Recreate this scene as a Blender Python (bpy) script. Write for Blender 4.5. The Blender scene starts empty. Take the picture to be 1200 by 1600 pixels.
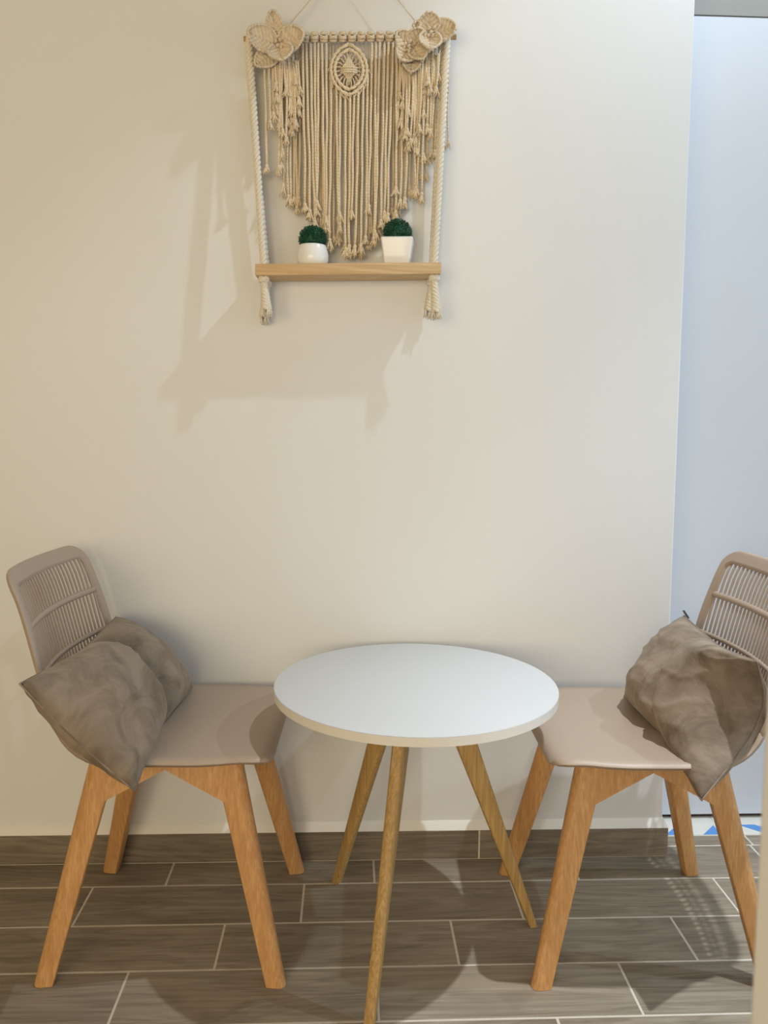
import bpy, bmesh, math, random
from mathutils import Vector, Matrix, noise
R = math.radians
rnd = random.Random(7)
scene = bpy.context.scene
COL = scene.collection

# ------------------------------------------------------------------ camera
cam_data = bpy.data.cameras.new('camera')
cam = bpy.data.objects.new('camera', cam_data)
COL.objects.link(cam)
RX = Vector((0.9991, -0.0419, 0.0095)); RY = Vector((0.0425, 0.9955, -0.0842)); RZ = Vector((-0.0059, 0.0845, 0.9964))
m = Matrix.Identity(4)
for i, c in enumerate((RX.normalized(), RZ.normalized(), (-RY).normalized())):
    for j in range(3):
        m[j][i] = c[j]
m[0][3], m[1][3], m[2][3] = 0.0, 0.0, 1.1189
cam.matrix_world = m
cam_data.sensor_fit = 'HORIZONTAL'
cam_data.sensor_width = 36.0
cam_data.lens = 1266.38 * 36.0 / 1200.0
cam_data.shift_y = (759.4 - 800.0) / 1200.0
cam_data.clip_start = 0.02
cam_data.dof.use_dof = True
cam_data.dof.focus_distance = 1.85
cam_data.dof.aperture_fstop = 9.0
scene.camera = cam

# ------------------------------------------------------------------ world, lamps, exposure
world = bpy.data.worlds.new('world'); scene.world = world
world.use_nodes = True
world.node_tree.nodes['Background'].inputs[0].default_value = (0.80, 0.86, 1.0, 1)
world.node_tree.nodes['Background'].inputs[1].default_value = 0.3
vs = scene.view_settings
vs.view_transform = 'Standard'; vs.look = 'None'; vs.gamma = 1.0
vs.use_curve_mapping = False
vs.exposure = 0.0

def lamp(name, kind, loc, aim, energy, color, **kw):
    d = bpy.data.lights.new(name, kind)
    d.energy = energy; d.color = color
    for k, v in kw.items():
        setattr(d, k, v)
    o = bpy.data.objects.new(name, d); COL.objects.link(o)
    o.location = loc
    v = Vector(aim) - Vector(loc)
    o.rotation_euler = v.to_track_quat('-Z', 'Y').to_euler()
    return o

# ceiling downlight nearly over the right chair: a wide cone whose edge crosses the wall at upper left, and its bright core
LA = (1.12, 1.33, 3.0)
lamp('downlight', 'SPOT', LA, (1.12, 1.33, 0), 66, (0.72, 0.86, 1.0), spot_size=R(115), spot_blend=0.32, shadow_soft_size=0.022)
lamp('downlight_core', 'SPOT', LA, (0.86, 1.12, 0), 175, (0.90, 0.95, 1.0), spot_size=R(58), spot_blend=1.0, shadow_soft_size=0.022)
# the next downlight along the corridor
lamp('downlight', 'SPOT', (2.70, 1.33, 3.0), (1.2, 1.10, 0), 96, (0.66, 0.86, 1.0), spot_size=R(80), spot_blend=0.8, shadow_soft_size=0.03)
# warm lamp of the room behind and to the left of the camera
lamp('room_light', 'AREA', (-1.25, -2.5, 1.35), (-0.45, 2.0, 1.95), 93, (1.0, 0.845, 0.575), shape='RECTANGLE', size=2.8, size_y=1.5)
# daylight from the open end of the corridor on the right
lamp('daylight_opening', 'AREA', (3.4, 1.25, 1.0), (1.0, 2.1, 0.7), 19, (0.70, 0.82, 1.0), shape='RECTANGLE', size=1.2, size_y=1.8)

# ------------------------------------------------------------------ helpers
def mesh_obj(name, verts, faces, mat=None, parent=None, smooth=False, loc=None):
    me = bpy.data.meshes.new(name)
    me.from_pydata([tuple(v) for v in verts], [], faces)
    me.validate(); me.update()
    if smooth:
        me.polygons.foreach_set('use_smooth', [True] * len(me.polygons))
    if mat is not None:
        for mm in (mat if isinstance(mat, (list, tuple)) else [mat]):
            me.materials.append(mm)
    o = bpy.data.objects.new(name, me); COL.objects.link(o)
    if parent is not None:
        o.parent = parent
    if loc is not None:
        o.location = loc
    return o

def empty(name, loc=(0, 0, 0), rz=0.0, label=None, cat=None, group=None, kind=None):
    o = bpy.data.objects.new(name, None); COL.objects.link(o)
    o.empty_display_size = 0.05
    o.location = loc; o.rotation_euler = (0, 0, rz)
    tag(o, label, cat, group, kind)
    return o

def tag(o, label=None, cat=None, group=None, kind=None):
    if label: o['label'] = label
    if cat: o['category'] = cat
    if group: o['group'] = group
    if kind: o['kind'] = kind
    return o

class G:
    """vertex / face collector"""
    def __init__(self):
        self.v = []; self.f = []
    def add(self, vs, fs):
        b = len(self.v)
        self.v += [Vector(p) for p in vs]
        self.f += [tuple(i + b for i in f) for f in fs]
    def box(self, x0, x1, y0, y1, z0, z1):
        vs = [(x0, y0, z0), (x1, y0, z0), (x1, y1, z0), (x0, y1, z0), (x0, y0, z1), (x1, y0, z1), (x1, y1, z1), (x0, y1, z1)]
        self.add(vs, [(0, 3, 2, 1), (4, 5, 6, 7), (0, 1, 5, 4), (1, 2, 6, 5), (2, 3, 7, 6), (3, 0, 4, 7)])
    def tube(self, pts, rad, n=8, cap=True, prof=None):
        """sweep an n-gon along pts; rad scalar or list; prof(i_ring, j) multiplies radius"""
        pts = [Vector(p) for p in pts]
        N = len(pts)
        if not isinstance(rad, (list, tuple)):
            rad = [rad] * N
        t0 = (pts[1] - pts[0]).normalized()
        up = Vector((0, 1, 0)) if abs(t0.y) < 0.9 else Vector((1, 0, 0))
        nrm = (up - t0 * up.dot(t0)).normalized()
        vs = []
        for i in range(N):
            t = (pts[min(i + 1, N - 1)] - pts[max(i - 1, 0)])
            if t.length < 1e-9: t = t0.copy()
            t.normalize()
            nrm = (nrm - t * nrm.dot(t)).normalized()
            bi = t.cross(nrm)
            for j in range(n):
                a = 2 * math.pi * j / n
                r = rad[i] * (prof(i, j) if prof else 1.0)
                vs.append(pts[i] + (nrm * math.cos(a) + bi * math.sin(a)) * r)
        fs = []
        for i in range(N - 1):
            for j in range(n):
                k = (j + 1) % n
                fs.append((i * n + j, i * n + k, (i + 1) * n + k, (i + 1) * n + j))
        if cap:
            fs.append(tuple(range(n - 1, -1, -1)))
            fs.append(tuple((N - 1) * n + j for j in range(n)))
        self.add(vs, fs)
    def ball(self, c, r, nu=10, nv=6, sc=(1, 1, 1)):
        c = Vector(c); vs = [c + Vector((0, 0, r * sc[2]))]
        for i in range(1, nv):
            th = math.pi * i / nv
            for j in range(nu):
                a = 2 * math.pi * j / nu
                vs.append(c + Vector((r * sc[0] * math.sin(th) * math.cos(a), r * sc[1] * math.sin(th) * math.sin(a), r * sc[2] * math.cos(th))))
        vs.append(c - Vector((0, 0, r * sc[2])))
        fs = []
        for j in range(nu):
            k = (j + 1) % nu
            fs.append((0, 1 + j, 1 + k))
            for i in range(nv - 2):
                a = 1 + i * nu
                fs.append((a + j, a + nu + j, a + nu + k, a + k))
            a = 1 + (nv - 2) * nu
            fs.append((a + j, len(vs) - 1, a + k))
        self.add(vs, fs)
    def rings(self, rings, cap0=True, cap1=True):
        n = len(rings[0]); vs = [p for r in rings for p in r]; fs = []
        for i in range(len(rings) - 1):
            for j in range(n):
                k = (j + 1) % n
                fs.append((i * n + j, i * n + k, (i + 1) * n + k, (i + 1) * n + j))
        if cap0: fs.append(tuple(range(n - 1, -1, -1)))
        if cap1: fs.append(tuple((len(rings) - 1) * n + j for j in range(n)))
        self.add(vs, fs)
    def shell(self, grid, t, closed_u=False):
        """grid[i][j] of points -> solid shell of thickness t with a rounded rim"""
        nu = len(grid); nv = len(grid[0])
        g = [[Vector(p) for p in row] for row in grid]
        def nrm(i, j):
            if closed_u:
                a = g[(i + 1) % nu][j] - g[(i - 1) % nu][j]
            else:
                a = g[min(i + 1, nu - 1)][j] - g[max(i - 1, 0)][j]
            b = g[i][min(j + 1, nv - 1)] - g[i][max(j - 1, 0)]
            n = a.cross(b)
            if n.length < 1e-12: return Vector((0, 0, 1))
            return n.normalized()
        N = [[nrm(i, j) for j in range(nv)] for i in range(nu)]
        top = [g[i][j] + N[i][j] * (t / 2) for i in range(nu) for j in range(nv)]
        bot = [g[i][j] - N[i][j] * (t / 2) for i in range(nu) for j in range(nv)]
        vs = top + bot; o = nu * nv; fs = []
        iu = nu if closed_u else nu - 1
        for i in range(iu):
            for j in range(nv - 1):
                a, b = i * nv + j, ((i + 1) % nu) * nv + j
                fs.append((a, b, b + 1, a + 1)); fs.append((o + a, o + a + 1, o + b + 1, o + b))
        # rim loops
        loops = []
        if closed_u:
            loops.append([(i, 0) for i in range(nu)]); loops.append([(i, nv - 1) for i in range(nu)][::-1])
        else:
            loops.append([(i, 0) for i in range(nu)] + [(nu - 1, j) for j in range(1, nv)] + [(i, nv - 1) for i in range(nu - 2, -1, -1)] + [(0, j) for j in range(nv - 2, 0, -1)])
        for lp in loops:
            base = len(vs)
            for (i, j) in lp:
                d = Vector((0, 0, 0))
                if not closed_u and i == 0: d += g[0][j] - g[1][j]
                if not closed_u and i == nu - 1: d += g[nu - 1][j] - g[nu - 2][j]
                if j == 0: d += g[i][0] - g[i][1]
                if j == nv - 1: d += g[i][nv - 1] - g[i][nv - 2]
                if d.length > 1e-12: d.normalize()
                vs.append(g[i][j] + d * (t * 0.42))
            n = len(lp)
            for k in range(n):
                k2 = (k + 1) % n
                (i, j), (i2, j2) = lp[k], lp[k2]
                a, b = i * nv + j, i2 * nv + j2
                fs.append((a, base + k, base + k2, b)); fs.append((base + k, o + a, o + b, base + k2))
        self.add(vs, fs)
    def build(self, name, mat, parent=None, smooth=True, loc=None, recalc=True):
        o = mesh_obj(name, self.v, self.f, mat, parent, smooth, loc)
        if recalc:
            bm = bmesh.new(); bm.from_mesh(o.data)
            bmesh.ops.recalc_face_normals(bm, faces=bm.faces[:])
            bm.to_mesh(o.data); bm.free()
        return o

def sharp(o, deg=35):
    me = o.data
    bm = bmesh.new(); bm.from_mesh(me)
    for e in bm.edges:
        e.smooth = not (len(e.link_faces) == 2 and e.calc_face_angle(0) > R(deg))
    for f in bm.faces: f.smooth = True
    bm.to_mesh(me); bm.free()
    return o

def bevel(o, w, seg=2, deg=30):
    bm = bmesh.new(); bm.from_mesh(o.data)
    es = [e for e in bm.edges if len(e.link_faces) == 2 and e.calc_face_angle(0) > R(deg)]
    bmesh.ops.bevel(bm, geom=es, offset=w, segments=seg, affect='EDGES', profile=0.5)
    bm.to_mesh(o.data); bm.free()
    return o

def sm(a, b, x):
    t = max(0.0, min(1.0, (x - a) / (b - a))); return t * t * (3 - 2 * t)

# ------------------------------------------------------------------ materials
def newmat(name, rough=0.6, spec=0.4):
    mt = bpy.data.materials.new(name); mt.use_nodes = True
    nt = mt.node_tree; b = nt.nodes['Principled BSDF']
    b.inputs['Roughness'].default_value = rough
    b.inputs['Specular IOR Level'].default_value = spec
    return mt, nt, b

def nd(nt, kind, **kw):
    n = nt.nodes.new(kind)
    for k, v in kw.items():
        if k.startswith('i_'):
            n.inputs[k[2:].replace('_', ' ')].default_value = v
        else:
            setattr(n, k, v)
    return n

def ramp(nt, stops):
    r = nt.nodes.new('ShaderNodeValToRGB')
    el = r.color_ramp.elements
    while len(el) < len(stops): el.new(0.5)
    for e, (p, c) in zip(el, stops):
        e.position = p; e.color = (c[0], c[1], c[2], 1)
    return r

def coords(nt, scale=(1, 1, 1), rand=True, source='Object'):
    tc = nd(nt, 'ShaderNodeTexCoord')
    mp = nd(nt, 'ShaderNodeMapping'); mp.inputs['Scale'].default_value = scale
    if rand:
        oi = nd(nt, 'ShaderNodeObjectInfo')
        cm = nd(nt, 'ShaderNodeVectorMath', operation='MULTIPLY_ADD')
        cb = nd(nt, 'ShaderNodeCombineXYZ')
        for k in range(3): nt.links.new(oi.outputs['Random'], cb.inputs[k])
        nt.links.new(cb.outputs[0], cm.inputs[0]); cm.inputs[1].default_value = (37.0, 23.0, 11.0)
        nt.links.new(tc.outputs[source], cm.inputs[2])
        nt.links.new(cm.outputs[0], mp.inputs['Vector'])
    else:
        nt.links.new(tc.outputs[source], mp.inputs['Vector'])
    return mp.outputs[0]

def noise_node(nt, vec, scale, detail=4, rough=0.55, dist=0.0):
    n = nd(nt, 'ShaderNodeTexNoise')
    n.inputs['Scale'].default_value = scale; n.inputs['Detail'].default_value = detail
    n.inputs['Roughness'].default_value = rough; n.inputs['Distortion'].default_value = dist
    nt.links.new(vec, n.inputs['Vector']); return n

def bump(nt, b, height, strength=0.2, dist=0.002):
    bp = nd(nt, 'ShaderNodeBump'); bp.inputs['Strength'].default_value = strength; bp.inputs['Distance'].default_value = dist
    nt.links.new(height, bp.inputs['Height']); nt.links.new(bp.outputs[0], b.inputs['Normal']); return bp

def mix(nt, fac, a, b_, mode='MIX'):
    m_ = nd(nt, 'ShaderNodeMix', data_type='RGBA', blend_type=mode)
    for sock, val in ((0, fac), (6, a), (7, b_)):
        if hasattr(val, 'is_linked') or isinstance(val, bpy.types.NodeSocket): nt.links.new(val, m_.inputs[sock])
        elif sock == 0: m_.inputs[0].default_value = val
        else: m_.inputs[sock].default_value = (val[0], val[1], val[2], 1)
    return m_.outputs[2]

def plaster(name, col, col2, strength=0.25):
    mt, nt, b = newmat(name, 0.75, 0.25)
    v = coords(nt, rand=False)
    big = noise_node(nt, v, 1.7, 3, 0.5)
    r = ramp(nt, [(0.3, col2), (0.7, col)]); nt.links.new(big.outputs[0], r.inputs[0])
    nt.links.new(r.outputs[0], b.inputs['Base Color'])
    f1 = noise_node(nt, v, 30, 5, 0.62, 0.3); f2 = noise_node(nt, v, 160, 3, 0.6)
    ad = nd(nt, 'ShaderNodeMath', operation='MULTIPLY_ADD'); nt.links.new(f2.outputs[0], ad.inputs[0]); ad.inputs[1].default_value = 0.25
    nt.links.new(f1.outputs[0], ad.inputs[2])
    bump(nt, b, ad.outputs[0], strength, 0.0012)
    return mt

def wood(name, dark, mid, light, axis=0, scale=1.0, rough=0.5, grain=1.0, dist=1.2, spec=0.35, bumpy=0.08):
    mt, nt, b = newmat(name, rough, spec)
    sc = [14.0 * scale] * 3; sc[axis] = 1.0 * scale
    v = coords(nt, tuple(sc))
    n1 = noise_node(nt, v, 1.0, 3, 0.5, dist)
    wv = nd(nt, 'ShaderNodeMath', operation='MULTIPLY'); nt.links.new(n1.outputs[0], wv.inputs[0]); wv.inputs[1].default_value = 9.0 * grain
    fr = nd(nt, 'ShaderNodeMath', operation='PINGPONG'); nt.links.new(wv.outputs[0], fr.inputs[0]); fr.inputs[1].default_value = 1.0
    sc2 = [160.0 * scale] * 3; sc2[axis] = 4.0 * scale
    v2 = coords(nt, tuple(sc2)); n2 = noise_node(nt, v2, 1.0, 4, 0.6)
    r1 = ramp(nt, [(0.0, mid), (0.55, light), (1.0, mid)]); nt.links.new(fr.outputs[0], r1.inputs[0])
    r2 = ramp(nt, [(0.30, (0, 0, 0)), (0.62, (1, 1, 1))]); nt.links.new(n2.outputs[0], r2.inputs[0])
    c = mix(nt, r2.outputs[0], dark, r1.outputs[0])
    nt.links.new(c, b.inputs['Base Color'])
    bump(nt, b, n2.outputs[0], bumpy, 0.001)
    return mt

M = {}
M['wall'] = plaster('wall_plaster', (0.770, 0.763, 0.747), (0.752, 0.744, 0.724))
M['ledge'] = plaster('ledge_plaster', (0.83, 0.80, 0.74), (0.80, 0.77, 0.70), 0.4)
M['jamb'] = plaster('jamb_plaster', (0.90, 0.89, 0.88), (0.88, 0.87, 0.86))
M['ceiling'] = plaster('ceiling_paint', (0.80, 0.79, 0.77), (0.78, 0.77, 0.75), 0.05)
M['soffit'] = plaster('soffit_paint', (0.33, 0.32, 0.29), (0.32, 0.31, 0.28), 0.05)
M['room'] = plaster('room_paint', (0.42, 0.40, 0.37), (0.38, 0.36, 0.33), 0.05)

def tile_mat(name, k=1.0):
    mt, nt, b = newmat(name, 0.55, 0.12)
    v = coords(nt, (1.6, 13.0, 13.0))
    n1 = noise_node(nt, v, 1.0, 3, 0.5, 1.6)
    mu = nd(nt, 'ShaderNodeMath', operation='MULTIPLY'); nt.links.new(n1.outputs[0], mu.inputs[0]); mu.inputs[1].default_value = 11.0
    fr = nd(nt, 'ShaderNodeMath', operation='PINGPONG'); nt.links.new(mu.outputs[0], fr.inputs[0]); fr.inputs[1].default_value = 1.0
    v2 = coords(nt, (5.0, 130.0, 130.0)); n2 = noise_node(nt, v2, 1.0, 5, 0.65)
    v3 = coords(nt, (2.0, 5.0, 5.0)); n3 = noise_node(nt, v3, 1.0, 2, 0.5)
    base = ramp(nt, [(0.25, (0.262 * k, 0.213 * k, 0.155 * k)), (0.75, (0.355 * k, 0.297 * k, 0.228 * k))]); nt.links.new(n3.outputs[0], base.inputs[0])
    g = ramp(nt, [(0.0, (0.80, 0.78, 0.75)), (0.5, (1.0, 1.0, 1.0)), (1.0, (1.16, 1.16, 1.15))]); nt.links.new(fr.outputs[0], g.inputs[0])
    c1 = mix(nt, 0.75, base.outputs[0], g.outputs[0], 'MULTIPLY')
    g2 = ramp(nt, [(0.25, (0.60, 0.59, 0.57)), (0.6, (1.08, 1.08, 1.08))]); nt.links.new(n2.outputs[0], g2.inputs[0])
    c2 = mix(nt, 0.7, c1, g2.outputs[0], 'MULTIPLY')
    oi = nd(nt, 'ShaderNodeObjectInfo')
    g3 = ramp(nt, [(0.0, (0.90, 0.90, 0.90)), (1.0, (1.08, 1.08, 1.07))]); nt.links.new(oi.outputs['Random'], g3.inputs[0])
    c3 = mix(nt, 1.0, c2, g3.outputs[0], 'MULTIPLY')
    nt.links.new(c3, b.inputs['Base Color'])
    bump(nt, b, n2.outputs[0], 0.08, 0.001)
    return mt
M['tile'] = tile_mat('wood_look_tile', 0.98)
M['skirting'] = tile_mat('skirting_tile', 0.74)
def flat(name, col, rough=0.6, spec=0.35, var=0.06, scale=30, bmp=0.05):
    mt, nt, b = newmat(name, rough, spec)
    v = coords(nt); n = noise_node(nt, v, scale, 4, 0.6)
    r = ramp(nt, [(0.3, tuple(x * (1 - var) for x in col)), (0.7, tuple(min(1, x * (1 + var)) for x in col))]); nt.links.new(n.outputs[0], r.inputs[0])
    nt.links.new(r.outputs[0], b.inputs['Base Color'])
    if bmp: bump(nt, b, n.outputs[0], bmp, 0.001)
    return mt
M['grout'] = flat('grout', (0.66, 0.59, 0.49), 0.9, 0.1, 0.05, 60, 0.2)
M['white_top'] = flat('white_laminate', (0.63, 0.63, 0.63), 0.38, 0.4, 0.01, 5, 0.0)
M['top_edge'] = flat('edge_band', (0.72, 0.68, 0.62), 0.5, 0.3, 0.02, 20, 0.0)
M['beech'] = wood('beech_wood', (0.47, 0.235, 0.085), (0.56, 0.29, 0.11), (0.66, 0.37, 0.155), axis=2, scale=1.6, rough=0.45, grain=0.5)
M['oak'] = wood('oak_wood', (0.33, 0.19, 0.062), (0.46, 0.285, 0.100), (0.54, 0.35, 0.140), axis=2, scale=1.8, rough=0.5, grain=1.0)
M['pine'] = wood('pine_board', (0.52, 0.34, 0.17), (0.60, 0.39, 0.20), (0.74, 0.54, 0.32), axis=0, scale=1.0, rough=0.6, grain=0.8, dist=2.2)
M['dowel'] = wood('dowel_wood', (0.36, 0.20, 0.09), (0.48, 0.29, 0.13), (0.58, 0.37, 0.18), axis=0, scale=2.0, rough=0.6)
M['plastic'] = flat('taupe_plastic', (0.425, 0.325, 0.246), 0.42, 0.4, 0.012, 200, 0.03)
M['ceramic'] = flat('white_ceramic', (0.86, 0.84, 0.81), 0.25, 0.5, 0.01, 8, 0.0)
M['soil'] = flat('dark_filling', (0.02, 0.03, 0.02), 0.9, 0.1, 0.2, 80, 0.3)
M['metal'] = flat('dark_metal', (0.08, 0.08, 0.085), 0.4, 0.5, 0.05, 60, 0.0)

def cotton(name, col, twist=900.0, var=0.10, bm_=0.5):
    mt, nt, b = newmat(name, 0.9, 0.1)
    b.inputs['Sheen Weight'].default_value = 0.25
    v = coords(nt)
    n = noise_node(nt, v, 160, 4, 0.65)
    wv = nd(nt, 'ShaderNodeTexWave'); wv.inputs['Scale'].default_value = twist / 10; wv.bands_direction = 'DIAGONAL'
    wv.inputs['Distortion'].default_value = 1.5
    nt.links.new(v, wv.inputs['Vector'])
    r = ramp(nt, [(0.25, tuple(x * (1 - var) for x in col)), (0.75, tuple(min(1, x * (1 + var * .5)) for x in col))]); nt.links.new(n.outputs[0], r.inputs[0])
    g = ramp(nt, [(0.0, (0.86, 0.84, 0.80)), (0.6, (1, 1, 1))]); nt.links.new(wv.outputs[0], g.inputs[0])
    nt.links.new(mix(nt, 0.7, r.outputs[0], g.outputs[0], 'MULTIPLY'), b.inputs['Base Color'])
    ad = nd(nt, 'ShaderNodeMath', operation='ADD'); nt.links.new(n.outputs[0], ad.inputs[0]); nt.links.new(wv.outputs[0], ad.inputs[1])
    bump(nt, b, ad.outputs[0], bm_, 0.001)
    return mt
M['cord'] = cotton('cotton_cord', (0.80, 0.655, 0.455), 900, 0.14, 0.7)
M['petal'] = cotton('knotted_cotton', (0.76, 0.64, 0.475), 500, 0.16)
M['rope'] = cotton('cotton_rope', (0.84, 0.765, 0.63), 1500, 0.08)

def velvet(name, c_lo, c_hi):
    mt, nt, b = newmat(name, 0.85, 0.15)
    b.inputs['Sheen Weight'].default_value = 0.25
    b.inputs['Sheen Roughness'].default_value = 0.45
    b.inputs['Sheen Tint'].default_value = (0.80, 0.72, 0.62, 1)
    v = coords(nt)
    n = noise_node(nt, v, 13, 5, 0.6, 0.8)
    r = ramp(nt, [(0.36, c_lo), (0.62, c_hi)]); nt.links.new(n.outputs[0], r.inputs[0])
    nt.links.new(r.outputs[0], b.inputs['Base Color'])
    n2 = noise_node(nt, v, 420, 3, 0.6); n3 = noise_node(nt, v, 28, 4, 0.6, 1.2)
    ad = nd(nt, 'ShaderNodeMath', operation='MULTIPLY_ADD'); nt.links.new(n2.outputs[0], ad.inputs[0]); ad.inputs[1].default_value = 0.12
    nt.links.new(n3.outputs[0], ad.inputs[2])
    bump(nt, b, ad.outputs[0], 0.35, 0.006)
    return mt
M['velvet'] = velvet('taupe_velvet', (0.170, 0.127, 0.090), (0.300, 0.234, 0.174))

def leafmat():
    mt, nt, b = newmat('topiary_green', 0.5, 0.35)
    v = coords(nt, source='Generated'); n = noise_node(nt, v, 40, 2, 0.5)
    r = ramp(nt, [(0.35, (0.003, 0.020, 0.010)), (0.62, (0.018, 0.120, 0.055))]); nt.links.new(n.outputs[0], r.inputs[0])
    nt.links.new(r.outputs[0], b.inputs['Base Color']); return mt
M['leaf'] = leafmat()
M['door'] = flat('white_door_paint', (0.655, 0.672, 0.700), 0.35, 0.45, 0.01, 4, 0.0)
M['door_strip'] = flat('dark_brown_strip', (0.045, 0.025, 0.018), 0.6, 0.3, 0.1, 40, 0.0)
M['thr_white'] = flat('cream_glaze', (0.76, 0.72, 0.64), 0.35, 0.5, 0.02, 20, 0.0)
M['thr_blue'] = flat('blue_glaze', (0.09, 0.28, 0.66), 0.35, 0.5, 0.05, 40, 0.0)

# ------------------------------------------------------------------ room
WY = 1.980                 # plaster face of the back wall
WX = 0.8127                # its free right-hand end
CZ = 3.06
def struct(name, g, mat, parent=None, smooth=False):
    o = g.build(name, mat, parent, smooth)
    if parent is None: o['kind'] = 'structure'
    return o
g = G(); g.box(-2.7, 3.7, -2.9, 2.40, -0.12, -0.0008); floor = struct('floor', g, M['grout'])
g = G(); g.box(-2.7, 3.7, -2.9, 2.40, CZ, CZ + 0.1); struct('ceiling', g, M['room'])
g = G(); g.box(-2.6, WX, WY, 2.17, 0.0, CZ); wb = struct('wall_back', g, M['wall']); 
bevel(wb, 0.004, 2)
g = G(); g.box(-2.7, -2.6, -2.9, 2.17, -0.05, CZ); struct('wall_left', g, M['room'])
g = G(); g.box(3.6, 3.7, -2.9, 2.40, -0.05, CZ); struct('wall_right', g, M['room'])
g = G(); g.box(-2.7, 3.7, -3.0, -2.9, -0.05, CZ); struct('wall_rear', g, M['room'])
g = G(); g.box(0.2685, 3.6, 0.385, 0.50, -0.05, CZ); wf = struct('wall_front', g, M['jamb']); bevel(wf, 0.006, 3)
# recess beside the wall end: head, door
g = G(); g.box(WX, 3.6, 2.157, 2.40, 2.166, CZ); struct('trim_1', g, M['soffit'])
g = G(); g.box(WX, 3.6, 2.20, 2.40, -0.05, 2.166); struct('wall_recess', g, M['wall'])
door = empty('door_1', (1.30, 2.18, 0), kind='structure')
g = G(); g.box(-0.487, 0.60, -0.020, 0.018, 0.012, 2.165); bevel(g.build('door_panel', M['door'], door, False), 0.002, 2)
g = G(); g.box(-0.487, 0.60, -0.006, 0.018, -0.002, 0.0115); g.build('bottom_strip', M['door_strip'], door, False)  # dark brown strip filling the gap below the door panel

# floor tiles 50 x 15 cm, laid in rows along the wall
def tile_mesh(name, lx, ly, mat, t=0.010, bv=0.0012):
    g = G(); hx, hy = lx / 2, ly / 2
    def ring(ix, z): return [Vector((-hx + ix, -hy + ix, z)), Vector((hx - ix, -hy + ix, z)), Vector((hx - ix, hy - ix, z)), Vector((-hx + ix, hy - ix, z))]
    g.rings([ring(0, -t), ring(0, -bv), ring(bv, 0)])
    me = bpy.data.meshes.new(name); me.from_pydata([tuple(v) for v in g.v], [], g.f); me.materials.append(mat); me.update()
    return me
_tm = {}
def place_tile(x0, x1, y0, y1):
    key = (round(x1 - x0, 3), round(y1 - y0, 3))
    if key not in _tm: _tm[key] = tile_mesh('tile', key[0] - 0.0042, key[1] - 0.0042, M['tile'])
    o = bpy.data.objects.new('tile', _tm[key]); COL.objects.link(o); o.parent = floor
    o.location = ((x0 + x1) / 2, (y0 + y1) / 2, rnd.uniform(-0.0003, 0.0003))
rows = [(2.0170, 2.0690, 0.075), (1.8670, 2.0170, -0.434), (1.7170, 1.8670, -0.603), (1.5670, 1.7170, -0.269), (1.4170, 1.5670, -0.439), (1.2670, 1.4170, -0.105)]
y = 1.2670; ph = [0.06, -0.27, 0.22, -0.11]
k = 0
while y > -0.3:
    rows.append((y - 0.15, y, ph[k % 4])); y -= 0.15; k += 1
for (y0, y1, p0) in rows:
    n0 = math.floor((-1.9 - p0) / 0.5)
    for n in range(n0, n0 + 11):
        x0, x1 = p0 + n * 0.5, p0 + (n + 1) * 0.5
        if y0 > 1.85 and x1 > WX:
            place_tile(max(x0, WX + 0.012 if y0 > 2.0 else x0), x1, y0, y1)
        elif y0 < 2.0:
            place_tile(x0, x1, y0, y1)
# patterned threshold tiles in the doorway
for i in range(4):
    x0 = WX + 0.012 + i * 0.20
    t = G(); t.box(0.001, 0.199, 0.001, 0.129, -0.010, 0.0)
    th = t.build('threshold_tile', M['thr_white'], floor, False, (x0, 2.070, 0.0))
    ins = G()
    pats = [[(0.035, 0.002), (0.095, 0.002), (0.095, 0.060)], [(0.140, 0.002), (0.186, 0.002), (0.190, 0.052)]] if i == 0 else \
           [[(0.000, 0.002), (0.002, 0.050), (-0.010, 0.06), (-0.03, 0.002)], [(0.060, 0.052), (0.105, 0.052), (0.175, 0.002), (0.115, 0.002)]]
    for pt in pats:
        pt = [(min(max(a, 0.001), 0.199), b) for a, b in pt]
        n = len(pt)
        ins.add([(a, b, 0.0) for a, b in pt] + [(a, b, 0.0006) for a, b in pt], [tuple(range(n, 2 * n))] + [(q, (q + 1) % n, n + (q + 1) % n, n + q) for q in range(n)])
    ins.build('blue_inlay', M['thr_blue'], th, False)

# skirting of the same tile with a plaster fillet on top
sk = empty('baseboard_back', (0, 1.972, 0), kind='structure')
for (x0, x1) in ((-2.59, -1.668), (-1.665, -0.668), (-0.665, 0.3325), (0.3375, 0.8225)):
    t = G(); t.box(x0, x1, -0.0075, 0.0075, 0.002, 0.0765)
    bevel(t.build('skirting_tile', M['skirting'], sk, False), 0.0012, 1)
g = G(); g.box(-2.59, 0.8215, -0.005, 0.0079, 0.0, 0.075); g.build('grout_bed', M['grout'], sk, False)
# fillet: runs from the tile's top front edge back to the wall face
g = G()
xs = [-2.59 + i * (3.41 / 70) for i in range(71)]
rr = []
for i, x in enumerate(xs):
    j = noise.noise((x * 9, 0, 0)) * 0.0012
    xe = lambda e: x if i < 70 else 0.8127 + e
    rr.append([Vector((xe(0.0105), 1.9652 + abs(j), 0.0768)), Vector((xe(0.0095), 1.9665 + abs(j), 0.0790 + j)), Vector((xe(0.005), 1.9735, 0.0885 + j)), Vector((xe(0.0005), 1.9797, 0.0970 + 2 * j)), Vector((xe(0.0), 1.9815, 0.0980)), Vector((xe(0.0), 1.9815, 0.0768))])
g.rings(rr); sharp(struct('trim_2', g, M['ledge'], smooth=True), 40)

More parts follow.
